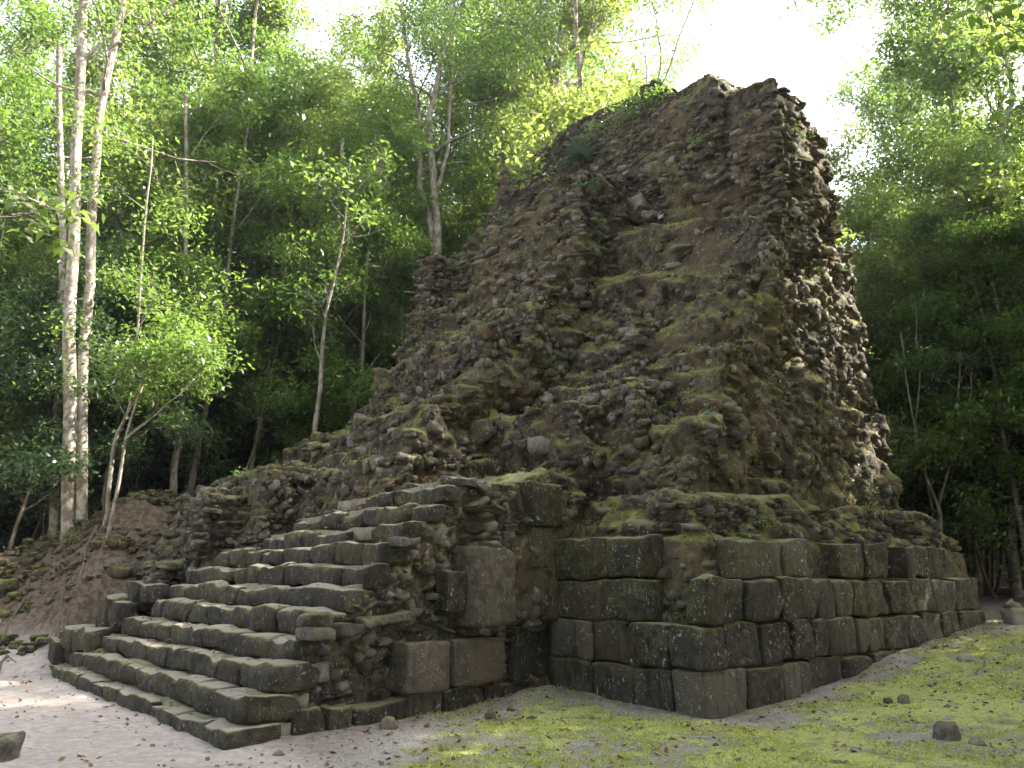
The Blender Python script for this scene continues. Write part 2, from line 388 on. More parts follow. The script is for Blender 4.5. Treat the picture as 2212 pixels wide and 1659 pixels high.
# ------------------------------------------------------------------ blocks
def axis_pts(k, r):
    a = np.linspace(-1 + r, 1 - r, k); return np.concatenate([[-1], a, [1]])
def box_grid(nx, ny, nz, rx=.12, ry=.12, rz=.12):
    ax = [axis_pts(nx, rx), axis_pts(ny, ry), axis_pts(nz, rz)]; vid = {}; co = []; fs = []
    def vtx(i, j, k):
        key = (i, j, k)
        if key not in vid: vid[key] = len(co); co.append((ax[0][i], ax[1][j], ax[2][k]))
        return vid[key]
    L = [len(a) for a in ax]
    for axis in range(3):
        b, c = [(1, 2), (2, 0), (0, 1)][axis]
        for side in (0, L[axis] - 1):
            for i in range(L[b] - 1):
                for j in range(L[c] - 1):
                    q = []
                    for (di, dj) in ((0, 0), (1, 0), (1, 1), (0, 1)):
                        t = [0, 0, 0]; t[axis] = side; t[b] = i + di; t[c] = j + dj; q.append(vtx(*t))
                    fs.append(q if side else q[::-1])
    return np.array(co, float), np.array(fs)
BG = box_grid(5, 4, 5)
def block_co(w, d, h, r=.03, seed=0, rough=.012, rx=None, world=None):
    c = BG[0] * np.array([w, d, h]) / 2
    r = min(r, w * .3, d * .3, h * .3)
    rv = np.array([min(rx, r) if rx is not None else r, r, r]); lim = np.array([w, d, h]) / 2 - rv; inner = np.clip(c, -lim, lim); dd = c - inner
    ln = np.linalg.norm(dd, axis=1, keepdims=True); c = inner + np.where(ln > 1e-6, (dd / rv) / np.maximum(np.linalg.norm(dd / rv, axis=1, keepdims=True), 1e-6) * rv, 0)
    c = c + np.where(ln > 1e-6, 0, 0)
    q = c * 3.3 + seed * 7.7 if world is None else (c + world) * 3.3
    o = np.stack([noise(q), noise(q + 31), noise(q + 63)], -1) * rough * 2.2 + np.stack([noise(q * 3), noise(q * 3 + 31), noise(q * 3 + 63)], -1) * rough
    # a chipped corner or two
    rr = np.random.default_rng(seed + 999); k = rr.integers(0, 8)
    cn = np.array([(k & 1) * 2 - 1, ((k >> 1) & 1) * 2 - 1, ((k >> 2) & 1) * 2 - 1]) * np.array([w, d, h]) / 2
    wgt = np.exp(-((c - cn) ** 2).sum(1) / (.09 ** 2)); o = o - wgt[:, None] * np.sign(cn) * (.035 if world is None else .022)
    return c + o
bcount = [0]
def block(name, parent, u, v, z, ang, w, d, h, mat, r=.03, rough=.012, tilt=0., label=None, ploc=None, rx=None, cont=None):
    """u,v,z centre; ang: 0 = width runs along u, 90 = along v"""
    bcount[0] += 1
    co = block_co(w, d, h, r, bcount[0], rough, rx, None if cont is None else np.array([cont, 0, z]))
    A = math.radians(ang); ca, sa = math.cos(A), math.sin(A); ct, st = math.cos(tilt), math.sin(tilt)
    x, y, zz = co[:, 0] * ct - co[:, 2] * st, co[:, 1], co[:, 0] * st + co[:, 2] * ct
    uu = x * ca - y * sa; vv2 = x * sa + y * ca
    wx = UX * uu + VX * vv2; wy = UY * uu + VY * vv2
    me = mesh_np(name, np.stack([wx, wy, zz], -1), BG[1], mat, True)
    cpos = W(u, v, z)
    o = obj(name, me, parent, tuple(cpos - ploc))
    if label: o['label'] = label
    return o
R = random.Random(11)
GZ = lambda u, v: float(gheight(*[np.array([q]) for q in W(u, v, 0)[:2]])[0])
# right-hand face, four courses
rowsR = [
    (-.45, .53, [-.0, .85, 1.66, 2.33, 3.2, 4.09, 4.9]),
    (.535, 1.06, [.0, .46, 1.24, 1.64, 1.99, 2.48, 2.86, 3.73, 4.05, 4.63, 5.41, 6.03, 6.69, 7.4, 8.5]),
    (1.065, 1.62, [.07, .89, 1.73, 2.11, 2.71, 3.22, 3.7, 4.11, 4.82, 5.63, 6.54, 7.4, 8.5]),
    (1.63, 2.16, [.86, 2.01, 2.75, None, 3.58, 4.34, 5.07, None, 5.69, 6.59, 7.37])]
for ri, (z0, z1, bs) in enumerate(rowsR):
    for a_, b_ in zip(bs[:-1], bs[1:]):
        if a_ is None or b_ is None: continue
        dp = .42 + R.uniform(-.02, .04); off = R.uniform(-.025, .03) + (0, 0, 0, .06)[ri]
        zt = z1 + R.uniform(-.03, .01) * (1 if ri < 3 else 1.6)
        w = b_ - a_ - .012
        first = a_ <= .08
        if first and ri < 3: dp = .55 if ri < 2 else .3; off = 0.0
        block('facing_block', ruin, (a_ + b_) / 2, off + dp / 2, (z0 + zt) / 2, R.uniform(-1.2, 1.2) * (not first), w, dp, zt - z0 - .006, M['block'], .05, .02, ploc=RL, rx=.024, cont=None if R.random() < .5 else (a_ + b_) / 2)
# left-hand face of the platform
rowsL = [
    (-.45, .53, [.56, .74, 1.96, 2.78]),
    (.535, 1.06, [.56, 1.26, 1.9, 2.78]),
    (1.065, 1.60, [.84, 1.62, 2.72]),
    (1.61, 2.17, [.91, 1.6, 2.66])]
for ri, (z0, z1, bs) in enumerate(rowsL):
    for a_, b_ in zip(bs[:-1], bs[1:]):
        dp = .45; off = R.uniform(-.01, .04)
        zt = z1 + R.uniform(-.02, .01)
        block('facing_block', ruin, off + dp / 2, (a_ + b_) / 2, (z0 + zt) / 2, 90 + R.uniform(-1, 1), b_ - a_ - .012, dp, zt - z0 - .004, M['block'], .04, .02, ploc=RL, rx=.02, cont=(a_ + b_) / 2 + 50)
# stair flank: plinth course and the big upright slabs; t runs 0..1 from the stair corner to the inner corner
FA = math.degrees(math.atan2(.84, 5.0)); FL = math.hypot(5, .84)
def fblock(t0, t1, z0, z1, proud=.0, dp=.35, mat='block', r=.035, tilt=0., label=None, rough=.014):
    tm = (t0 + t1) / 2; u = -5 + 5 * tm; v = 2.0 + .84 * tm
    nx, ny = .166, -.986
    k = proud - dp / 2
    block('facing_block', ruin, u + nx * k, v + ny * k, (z0 + z1) / 2, FA, (t1 - t0) * FL - .014, dp, z1 - z0 - .01, M[mat], r, rough, tilt, label, RL)
for a_, b_ in ((.15, .238), (.24, .308), (.31, .466), (.468, .58), (.581, .738), (.74, .992)):
    fblock(a_, b_, -.35, .24 + R.uniform(-.03, .03), .02 + R.uniform(0, .03), .4)
fblock(.445, .593, .27, .87, .14, .42, 'slab', label='smooth squared block low on the stair flank')
fblock(.606, .806, .27, .86, .10, .42, 'slab', label='broad brown block low on the stair flank')
fblock(.653, .828, 1.0, 2.05, .20, .5, 'slab', r=.03, label='tall smooth upright slab in the stair flank')
fblock(.582, .655, 1.19, 1.71, .08, .35, tilt=-.05)
fblock(.655, .80, .87, .99, .02, .35)
fblock(.833, 1.0, .25, .95, .09, .4)
fblock(.84, .93, .96, 1.19, .0, .3); fblock(.935, 1.0, .96, 1.19, .01, .3)
fblock(.855, 1.01, 1.20, 1.74, .10, .45)
fblock(.814, .893, 1.75, 2.36, .07, .4)
fblock(.898, 1.015, 1.76, 2.36, .20, .55)
fblock(.889, 1.03, 2.37, 3.02, .24, .65, label='tall dark corner block at the top of the stair flank')
# thin pale stones of the flank
for (a_, b_, z0, z1) in ((.17, .238, .93, 1.06), (.176, .23, 1.1, 1.24), (.246, .322, .98, 1.12), (.321, .466, 1.08, 1.2), (.42, .5, 2.0, 2.12)):
    fblock(a_, b_, z0, z1, .1, .3, 'rubble', .03, rough=.02)

# ------------------------------------------------------------------ stair
for k, (u0, zt, vr, vl) in enumerate(STEPS):
    zb = STEPS[k - 1][1] - .02 if k else -.3
    h = zt - zb
    # tread: earth fill behind the kerb stones
    nv = int((vl - vr - .3) / .12); nu = 6
    vg = np.linspace(vr + .12, vl - .05, nv); ug = np.linspace(u0 + .16, u0 + .75, nu)
    U_, V_ = np.meshgrid(ug, vg, indexing='ij'); Zt = zt - .012 + .022 * np.sin(V_ * 1.7 + k * 2.1) + .03 * fbm(np.stack([U_ * 2.2, V_ * 2.2, U_ * 0 + k], -1), 3)
    top = W(U_, V_, Zt); bot = W(U_, V_, np.full_like(Zt, zt - .2))
    co = np.concatenate([top.reshape(-1, 3), bot.reshape(-1, 3)]) ; n0 = nu * nv
    fs = []
    for i in range(nu - 1):
        for j in range(nv - 1):
            a_ = i * nv + j; fs.append((a_, a_ + nv, a_ + nv + 1, a_ + 1)); fs.append((n0 + a_ + 1, n0 + a_ + nv + 1, n0 + a_ + nv, n0 + a_))
    for i in range(nu - 1):
        for j in (0, nv - 1):
            a_ = i * nv + j; fs.append((a_, n0 + a_, n0 + a_ + nv, a_ + nv) if j == 0 else (a_, a_ + nv, n0 + a_ + nv, n0 + a_))
    for j in range(nv - 1):
        a_ = j; fs.append((a_, a_ + 1, n0 + a_ + 1, n0 + a_)); a_ = (nu - 1) * nv + j; fs.append((a_ + 1, a_, n0 + a_, n0 + a_ + 1))
    st = obj('stone_step', mesh_np('stone_step', co - RL, fs, M['tread'], True), ruin)
    v = vr; first = True
    while v < vl - .12:
        w = R.uniform(.5, .95) if k < 9 else R.uniform(.28, .6)
        if vl - v - w < .25: w = vl - v
        wear = (0 if k < 8 else R.uniform(-.05, .02))
        dp = .34; hh = h + .01
        uo = u0 + R.uniform(-.02, .025) * (.4 if k == 0 else 1)
        zz = zt + R.uniform(-.012, .004) + wear + .022 * math.sin(v * 1.7 + k * 2.1)
        if first and k in (0, 1, 2):
            dp = .62 if k < 2 else .5
        if k >= 8:
            zz -= R.choice([0, 0, .03, .07]); uo += R.uniform(-.03, .08)
            if R.random() < .13: v += w; continue
        block('step_block', st, uo + dp / 2, v + w / 2, (zb + zz) / 2, 90 + R.uniform(-.5, .5), w + .004, dp, zz - zb, M['step'], .085 if k else .05, .028 if k > 3 else .022, ploc=RL, rx=.014, cont=v + w / 2)
        v += w; first = False
# two rows of big mossy blocks at the left foot of the stair, tall broken block above
st = obj('kerb_course', mesh_np('kerb_course', block_co(.9, .5, .3) + (W(-4.3, 10.6, .55) - RL), BG[1], M['step'], True), ruin)
for (u, v, z, w, d, h) in ((-4.72, 10.55, .36, .62, .45, .42), (-4.55, 10.2, .62, .8, .5, .34), (-4.5, 9.45, .6, .7, .5, .4), (-4.16, 9.7, .95, .5, .45, .75), (-4.1, 9.25, .95, .45, .4, .55), (-3.7, 8.9, 1.35, .5, .4, .35), (-3.75, 9.5, 1.3, .6, .5, .5)):
    block('step_block', st, u, v, z, 90 + R.uniform(-5, 5), w, d, h, M['step'], .07, .03, ploc=RL)

# ------------------------------------------------------------------ rubble stones
SG = box_grid(1, 1, 1, 1.0, 1.0, 1.0)
SG = (SG[0], SG[1])
def stone_variants(n):
    out = []
    for i in range(n):
        c = SG[0].copy(); ln = np.linalg.norm(c, axis=1, keepdims=True)
        c = c / ln ** .2
        rr = np.random.default_rng(i)
        c = c + rr.normal(0, .2, c.shape); c[:, 1:2] *= 1; out.append(c * .5)
    return out
SV = stone_variants(12)
fc = core_co[core_f]; cen = fc.mean(1)
nrm = np.cross(fc[:, 2] - fc[:, 0], fc[:, 3] - fc[:, 1]); ar = np.linalg.norm(nrm, axis=1); nrm = nrm / np.maximum(ar, 1e-9)[:, None]; ar *= .5
uc, vc = UV(cen[:, 0], cen[:, 1]); zc = cen[:, 2]
tocam = np.array([0, 0, 1.6]) - cen; dist = np.linalg.norm(tocam, axis=1); facing = (nrm * tocam).sum(1) / dist
on_stair = (uc < -1.9) & (vc < 8.5) & (vc > vflank(uc) + .45) & ~((vc > 7.9) & (zc > 2.1) & (uc > -3.4))
behind_blocks = ((zc < 2.05) & (vc < .7) & (uc > .95)) | ((zc < 2.05) & (uc < .7) & (uc > -.2) & (vc < 3) & (vc > .9)) | ((zc < 1.0) & (uc > -.2) & (vc < 3))
wt = ar * sstep(-.35, .0, facing) * (~on_stair) * (~behind_blocks) * (vc < 11.5) * (uc < 9.3)
flat = nrm[:, 2] > .75
slope = (nrm[:, 2] > .35) & ~flat
wt = wt * np.where(flat, .10, np.where(slope, .30, 1.0))
rightface = (nrm @ np.array([-VX, -VY, 0])) > .5
wt = wt * np.where(rightface & (zc > 3), 1.25, 1.)
wt = wt * np.where((zc > 7.35) & (zc < 10.1) & (uc < 5.5) & (uc > 3.9) & ~rightface & (vc < 5.4), .10, 1)
mound = (uc < .45) & (vc > 4.5) & (zc > 3.2) & (nrm[:, 2] > .15); wt = wt * np.where(mound, .12, 1)
wt = wt * (.22 + .78 * sstep(-.25, .25, noise(cen * np.array([.9, .9, 1.3]) + 20)))
masswall = (uc < -1.5) & (uc > -4.2) & (vc > 7.6) & (vc < 12) & (nrm[:, 2] < .6) & (facing > 0); wt = np.where(masswall, ar * 1.3, wt)
NS = 13000
idx = rng.choice(len(cen), NS, p=wt / wt.sum())
pos = cen[idx] + rng.normal(0, .02, (NS, 3)); nn = nrm[idx].copy()
isflat = flat[idx]; issl = slope[idx]; z_ = pos[:, 2]; isr = rightface[idx]
u_, v_ = UV(pos[:, 0], pos[:, 1])
# snap to wavy courses on the walls
ch = .10
wave = .05 * noise(np.stack([u_ * .6, v_ * .6, z_ * 0], -1))
zs = np.round((z_ - wave) / ch) * ch + wave
pos[:, 2] = np.where(~isflat & ~issl & ((z_ > 7.5) | (rng.random(NS) < .35)), zs, z_)
nh = nn.copy(); nh[:, 2] *= np.where(isflat, 1, .35); nh[isflat] = nn[isflat]
nh /= np.linalg.norm(nh, axis=1, keepdims=True)
tx = np.cross(np.array([0, 0, 1.]), nh); tl = np.linalg.norm(tx, axis=1, keepdims=True)
tx = np.where(tl > .05, tx / np.maximum(tl, .05), np.array([1., 0, 0])); tx /= np.linalg.norm(tx, axis=1, keepdims=True)
upv = np.cross(nh, tx)
upper = (z_ > 8.6)
wd = rng.lognormal(math.log(.17), .48, NS); hg = rng.lognormal(math.log(.085), .36, NS); dp = rng.uniform(.12, .3, NS)
lowr = isr & (z_ > 2.9) & (z_ < 8)
wd = np.where(lowr, rng.lognormal(math.log(.13), .35, NS), wd); hg = np.where(lowr, rng.lognormal(math.log(.095), .35, NS), hg)
wd = np.where(upper, wd * 1.1, wd); hg = np.where(upper, hg * .9, hg)
frs = (~isr) & (z_ > 2.8) & (z_ < 9) & (u_ < 5); wd = np.where(frs, rng.lognormal(math.log(.17), .45, NS), wd); hg = np.where(frs, rng.lognormal(math.log(.11), .35, NS), hg)
fl = (z_ < 2.8) & (v_ < 3.2) & (u_ < 0); wd = np.where(fl, rng.lognormal(math.log(.17), .45, NS), wd); hg = np.where(fl, rng.lognormal(math.log(.10), .4, NS), hg)
wd = np.clip(wd, .06, .55); hg = np.clip(hg, .04, .24)
roll = rng.normal(0, .10, NS) + np.where(lowr, rng.normal(0, .45, NS), 0) + np.where(fl | frs, rng.normal(0, .25, NS), 0); yaw = rng.normal(0, .22, NS)
cr, sr = np.cos(roll)[:, None], np.sin(roll)[:, None]
tx, upv = tx * cr + upv * sr, upv * cr - tx * sr
cy, sy = np.cos(yaw)[:, None], np.sin(yaw)[:, None]
tx, nh = tx * cy + nh * sy, nh * cy - tx * sy
ctr = pos + nh * (dp * rng.uniform(-.58, -.16, NS) - np.where(issl | frs, .03, 0))[:, None]
size = np.maximum(wd, hg) / dist[idx] * np.clip(facing[idx], .2, 1)
order = np.argsort(-size); bigs = order[:300]; rest = order[300:]
tint = rng.random(NS)
var = rng.integers(0, len(SV), NS)
def stones_mesh(sel, name, mat):
    cos, tn = [], []
    V = np.array(SV)[var[sel]]
    co = ctr[sel][:, None] + V[..., 0:1] * (tx[sel] * wd[sel][:, None])[:, None] + V[..., 1:2] * (nh[sel] * dp[sel][:, None])[:, None] + V[..., 2:3] * (upv[sel] * hg[sel][:, None])[:, None]
    nvv = len(SG[0]); f = SG[1][None] + (np.arange(len(sel)) * nvv)[:, None, None]
    return mesh_np(name, co.reshape(-1, 3) - RL, f.reshape(-1, 4), mat, False, np.repeat(tint[sel], nvv))
tag(obj('rubble_stones', stones_mesh(rest, 'rubble_stones', M['rubble']), ruin), kind='stuff')
smesh = [mesh_np('rubble_stone', s, SG[1], M['rubble']) for s in SV]
for i in bigs:
    o = obj('rubble_stone', smesh[var[i]], core)
    Mx = Matrix(((tx[i][0] * wd[i], nh[i][0] * dp[i], upv[i][0] * hg[i], ctr[i][0] - RL[0]),
                 (tx[i][1] * wd[i], nh[i][1] * dp[i], upv[i][1] * hg[i], ctr[i][1] - RL[1]),
                 (tx[i][2] * wd[i], nh[i][2] * dp[i], upv[i][2] * hg[i], ctr[i][2] - RL[2]), (0, 0, 0, 1)))
    o.matrix_basis = Mx
# named boulders set in the mass
def rock_mesh(name, sx, sy, sz, seed, mat, lev=4):
    c, f = box_grid(lev, lev, lev, .3, .3, .3)
    ln = np.linalg.norm(c, axis=1, keepdims=True); c = c / ln ** .8
    c = c + fbm(c * 1.7 + seed * 5, 3)[:, None] * c * .28 + np.stack([noise(c * 4 + seed), noise(c * 4 + seed + 9), noise(c * 4 + seed + 20)], -1) * .05
    c[:, 2] = np.where(c[:, 2] < 0, c[:, 2] * .8, c[:, 2])
    return mesh_np(name, c * .5 * np.array([sx, sy, sz]), f, mat, False)
from mathutils.bvhtree import BVHTree
_bvh = BVHTree.FromPolygons([tuple(c) for c in core_co], [tuple(f) for f in core_f.tolist()])
def surf(px, py, Y):
    p = Vector(at(px, py, Y)); o = Vector((0, 0, 1.6)); h = _bvh.ray_cast(o, (p - o).normalized())
    return np.array(h[0]) if h[0] is not None and abs(h[0][1] - Y) < 6 else np.array(p)
def at_rel(px, py, Y): return tuple(surf(px, py, Y) - RL)
for i, (px, py, Y, sx, sz) in enumerate(((1412, 1012, 12.2, .36, .42), (1318, 1010, 12.3, .36, .25), (1170, 965, 13.9, .48, .36), (1275, 868, 13.3, .3, .18), (1040, 935, 14.4, .5, .5),
                                         (1400, 845, 13.0, .3, .16), (1490, 645, 15.6, .3, .14), (1475, 537, 15.7, .5, .14), (1215, 690, 14.9, .35, .2), (1390, 915, 12.9, .25, .16))):
    obj('boulder', rock_mesh('boulder', sx, .35, sz, i + 40, M['rubble']), core, at_rel(px, py, Y))

for (v_, z_b, w_, h_) in ((5.9, 10.2, .5, .3), (5.4, 10.1, .42, .26), (4.95, 9.98, .36, .22), (5.85, 10.5, .42, .24), (5.4, 10.42, .4, .3), (5.8, 10.78, .34, .2), (4.6, 9.85, .3, .18)):
    block('plaster_slab', ruin, 5.5, v_, z_b, 90 + R.uniform(-6, 6), w_, .3, h_, M['plaster'], .05, .05, R.uniform(-.12, .12), ploc=RL)
# ------------------------------------------------------------------ loose rocks on the ground
def gz(x, y): return float(gheight(np.array([x]), np.array([y]))[0])
for i, (x, y, s, h, lab) in enumerate((
    (4.46, 8.80, .26, .2, 'mossy dark rock lying on the bright green moss at right'),
    (4.62, 8.55, .15, .07, 'small flat stone touching the larger mossy rock at right'),
    (4.60, 10.4, .11, .08, 'small dark stone on the moss, left one of a close pair'),
    (4.78, 10.38, .14, .11, 'small grey stone on the moss, right one of a close pair'),
    (-1.35, 9.35, .2, .15, 'rounded grey rock at the foot of the stair flank'),
    (-4.72, 7.95, .36, .26, 'pale broken rock at the left edge of the sandy ground'),
    (9.3, 15.2, .55, .35, 'pale grey boulder at the right edge beyond the moss'),
    (9.6, 15.9, .4, .4, 'dark boulder behind the pale one at the right edge'),
    (6.6, 12.2, .22, .1, 'flat dark stone in the moss towards the far corner of the wall'),
    (5.35, 8.1, .25, .12, 'grey stone in the bottom right corner of the mossy ground'),
    (-.26, 10.22, .13, .1, 'little dark stone on the grit before the inner corner'),
    (-6.4, 8.6, .2, .1, 'small stone out on the sand far left'))):
    tag(obj('loose_rock', rock_mesh('loose_rock', s, s * .8, h * 1.5, i + 3, M['rock']), None, (x, y, gz(x, y) + h * .12)), lab, 'rock', 'loose rocks on the ground')

def leaves_mesh(name, p, L, mat, rs, up=.0, wid=.36, dirs=None, droop=.35):
    n = len(p)
    if dirs is None:
        dirs = rs.normal(0, 1, (n, 3)); dirs[:, 2] = dirs[:, 2] * .5 - droop + up
    dirs = dirs / np.linalg.norm(dirs, axis=1, keepdims=True)
    s = np.cross(dirs, rs.normal(0, .45, (n, 3)) + np.array([0, 0, 1.])); s /= np.maximum(np.linalg.norm(s, axis=1, keepdims=True), 1e-6)
    nn_ = np.cross(s, dirs)
    L = np.asarray(L)[:, None] if np.ndim(L) else L
    co = np.stack([p, p + dirs * L * .45 + s * L * wid * .62 + nn_ * L * .08, p + dirs * L - nn_ * L * .10, p + dirs * L * .45 - s * L * wid * .62 + nn_ * L * .08], 1)
    return co.reshape(-1, 3), np.arange(n * 4).reshape(-1, 4)

def tube(V, Fc, pts, rad, sides=6):
    pts = np.asarray(pts, float); n = len(pts)
    tg = np.gradient(pts, axis=0); tg /= np.maximum(np.linalg.norm(tg, axis=1, keepdims=True), 1e-9)
    ref = np.array([1., 0, 0]) if abs(tg[0][0]) < .8 else np.array([0, 1., 0])
    a = np.cross(tg, ref); a /= np.linalg.norm(a, axis=1, keepdims=True); b = np.cross(tg, a)
    th = np.arange(sides) / sides * 2 * math.pi
    ring = pts[:, None] + (a[:, None] * np.cos(th)[None, :, None] + b[:, None] * np.sin(th)[None, :, None]) * np.asarray(rad)[:, None, None]
    b0 = len(V); V = list(V) + list(ring.reshape(-1, 3)); Fc = list(Fc)
    for i in range(n - 1):
        for j in range(sides):
            q = b0 + i * sides + j; r = b0 + i * sides + (j + 1) % sides
            Fc.append((q, r, r + sides, q + sides))
    return V, Fc

# pebbles, litter
def scatter_quads(n, name, mat, pts, sz, label=None, lift=.01, tilt=.35):
    a = rng.uniform(0, 2 * math.pi, n); d = np.stack([np.cos(a), np.sin(a), rng.normal(0, tilt, n)], -1)
    s = np.stack([-np.sin(a), np.cos(a), rng.normal(0, tilt, n)], -1); L = rng.uniform(*sz, n)[:, None]
    p = pts + np.array([0, 0, lift])
    co = np.stack([p - d * L * .5, p + s * L * .28 - np.array([0, 0, .2]) * L * .3, p + d * L * .5, p - s * L * .28 + np.array([0, 0, .2]) * L * .4], 1).reshape(-1, 3)
    f = np.arange(n * 4).reshape(-1, 4)
    return mesh_np(name, co, f, mat)
def litter():
    n = 5200
    x = rng.uniform(-11, 12, n); y = rng.uniform(5.5, 19, n); u, v = UV(x, y)
    ok = (~((v > -.05) & (u > -.1))) & (~((u > -5.05) & (v > vflank(u))))
    ok |= (v > 11.2)
    x, y = x[ok], y[ok]
    kp = (x > -2) | (rng.random(len(x)) < .4); x, y = x[kp], y[kp]
    p = np.stack([x, y, gheight(x, y)], -1)
    tag(obj('leaf_litter', scatter_quads(len(p), 'leaf_litter', M['dead'], p, (.03, .10))), 'brown fallen leaves scattered over sand and moss', 'leaf litter', kind='stuff')
    # pebbles
    n = 11000
    x = rng.uniform(-9, 12, n); y = rng.uniform(6, 18, n); u, v = UV(x, y)
    near = np.where(u > 0, np.abs(v), np.where(u > -5, np.abs(v - vflank(u)), 3))
    ok = (~((v > -.02) & (u > -.02))) & (~((u > -5.02) & (v > vflank(u) - .02))) & (rng.random(n) < np.exp(-near / 1.1) + .18)
    x, y = x[ok], y[ok]; n = len(x); p = np.stack([x, y, gheight(x, y)], -1)
    oc = np.array([(1, 0, 0), (0, 1, 0), (-1, 0, 0), (0, -1, 0), (0, 0, 1), (0, 0, -1)], float)
    of = np.array([(0, 1, 4), (1, 2, 4), (2, 3, 4), (3, 0, 4), (1, 0, 5), (2, 1, 5), (3, 2, 5), (0, 3, 5)])
    s = rng.lognormal(math.log(.013), .6, n).clip(.006, .06)
    co = p[:, None] + (oc[None] + rng.normal(0, .25, (n, 6, 3))) * s[:, None, None] * np.array([1, 1, .7])
    f = of[None] + (np.arange(n) * 6)[:, None, None]
    tag(obj('gravel', mesh_np('gravel', co.reshape(-1, 3), f.reshape(-1, 3), M['rock'], False, np.repeat(rng.random(n), 6))), 'loose gravel and chips along the foot of the walls', 'gravel', kind='stuff')
litter()
def tufts():
    n = 110000
    x = rng.uniform(-2.5, 12, n); y = rng.uniform(6.2, 17, n); u, v = UV(x, y)
    dw = np.where(u > 0, -v, vflank(u) - v)
    p = np.stack([x, y, gheight(x, y)], -1)
    ok = (dw > .05) & (~((v > 0) & (u > 0))) & (fbm(p * 1.6 + 2, 3) > -.1) & (x > -1.6 + .15 * (y - 8)) & (rng.random(n) < np.clip(1.6 - y * .07, .3, 1))
    p = p[ok]; n = len(p); d = rng.normal(0, .7, (n, 3)); d[:, 2] = 1
    co, f = leaves_mesh('g', p, rng.uniform(.015, .045, n), None, rng, wid=.3, dirs=d)
    tag(obj('moss_tufts', mesh_np('moss_tufts', co, f, M['moss'])), 'short tufts of moss and grass over the clearing at right', 'moss', kind='stuff')
tufts()
def stair_litter():
    P = []
    for k, (u0, zt, vr, vl) in enumerate(STEPS):
        n = 26; u = rng.uniform(u0 + .02, u0 + .3, n); v = rng.uniform(vr, vl, n); P.append(W(u, v, np.full(n, zt + .012)))
    m = (nrm[:, 2] > .55) * ar * (facing > -.2); i = rng.choice(len(cen), 1400, p=m / m.sum()); P.append(cen[i] + np.array([0, 0, .03]))
    P = np.concatenate(P)
    tag(obj('leaf_litter', scatter_quads(len(P), 'leaf_litter', M['dead'], P - RL, (.025, .08)), ruin), kind='stuff')
stair_litter()
def bank():
    n = 30000; x = rng.uniform(-17, -6, n); y = rng.uniform(10, 22, n); u, v = UV(x, y); z = gheight(x, y)
    e_ = .15; gx = (gheight(x + e_, y) - z) / e_; gy = (gheight(x, y + e_) - z) / e_; st = np.hypot(gx, gy)
    ok = (v > 11.0) & (z > .25) & (rng.random(n) < sstep(.1, .6, st) * .5 + .04) & (noise(np.stack([x, y, z], -1) * 1.1) > -.35)
    p = np.stack([x, y, z], -1)[ok][:3200]; n = len(p); s = rng.lognormal(math.log(.085), .55, n).clip(.03, .4)
    V = np.array(SV)[rng.integers(0, len(SV), n)] * s[:, None, None] * np.array([1.2, 1.0, .75])
    an = rng.uniform(0, 6.28, n); ca, sa = np.cos(an)[:, None], np.sin(an)[:, None]
    co = p[:, None] + np.stack([V[..., 0] * ca - V[..., 1] * sa, V[..., 0] * sa + V[..., 1] * ca, V[..., 2]], -1)
    f = SG[1][None] + (np.arange(n) * len(SG[0]))[:, None, None]
    tag(obj('bank_rubble', mesh_np('bank_rubble', co.reshape(-1, 3), f.reshape(-1, 4), M['core'], False, np.repeat(rng.random(n), len(SG[0])))), 'earthy rubble and clods over the bank left of the stair', 'rubble', kind='stuff')
    for r_ in range(9):
        x, y = rng.uniform(-12.5, -8.5), rng.uniform(15, 17.5); a_ = rng.uniform(-2.2, -.9); pts = []
        for q in range(9):
            pts.append((x, y, float(gheight(np.array([x]), np.array([y]))[0]) + .015)); a_ += rng.normal(0, .3); x += math.cos(a_) * .28; y += math.sin(a_) * .28
        v_, f_ = tube([], [], np.array(pts), np.linspace(.03, .008, 9), 5)
        tag(obj('root', mesh_np('root', np.array(v_), f_, M['bark_dark'], True)), 'thin dark root running down the earth bank', 'root', 'roots on the bank')

# ------------------------------------------------------------------ plants on and by the ruin
def grass():
    m = ((nrm[:, 2] > .45) & (zc > 2.7) & (facing > -.1) & (noise(cen * .8 + 3) > -.05)) * ar
    n = 9000; i = rng.choice(len(cen), n, p=m / m.sum()); p = cen[i] + rng.normal(0, .03, (n, 3))
    d = rng.normal(0, .6, (n, 3)); d[:, 2] = 1; L = rng.uniform(.03, .11, n)
    co, f = leaves_mesh('g', p, L, None, rng, wid=.10, dirs=d)
    tag(obj('grass', mesh_np('grass', co - RL, f, M['grass']), ruin), kind='stuff')
grass()

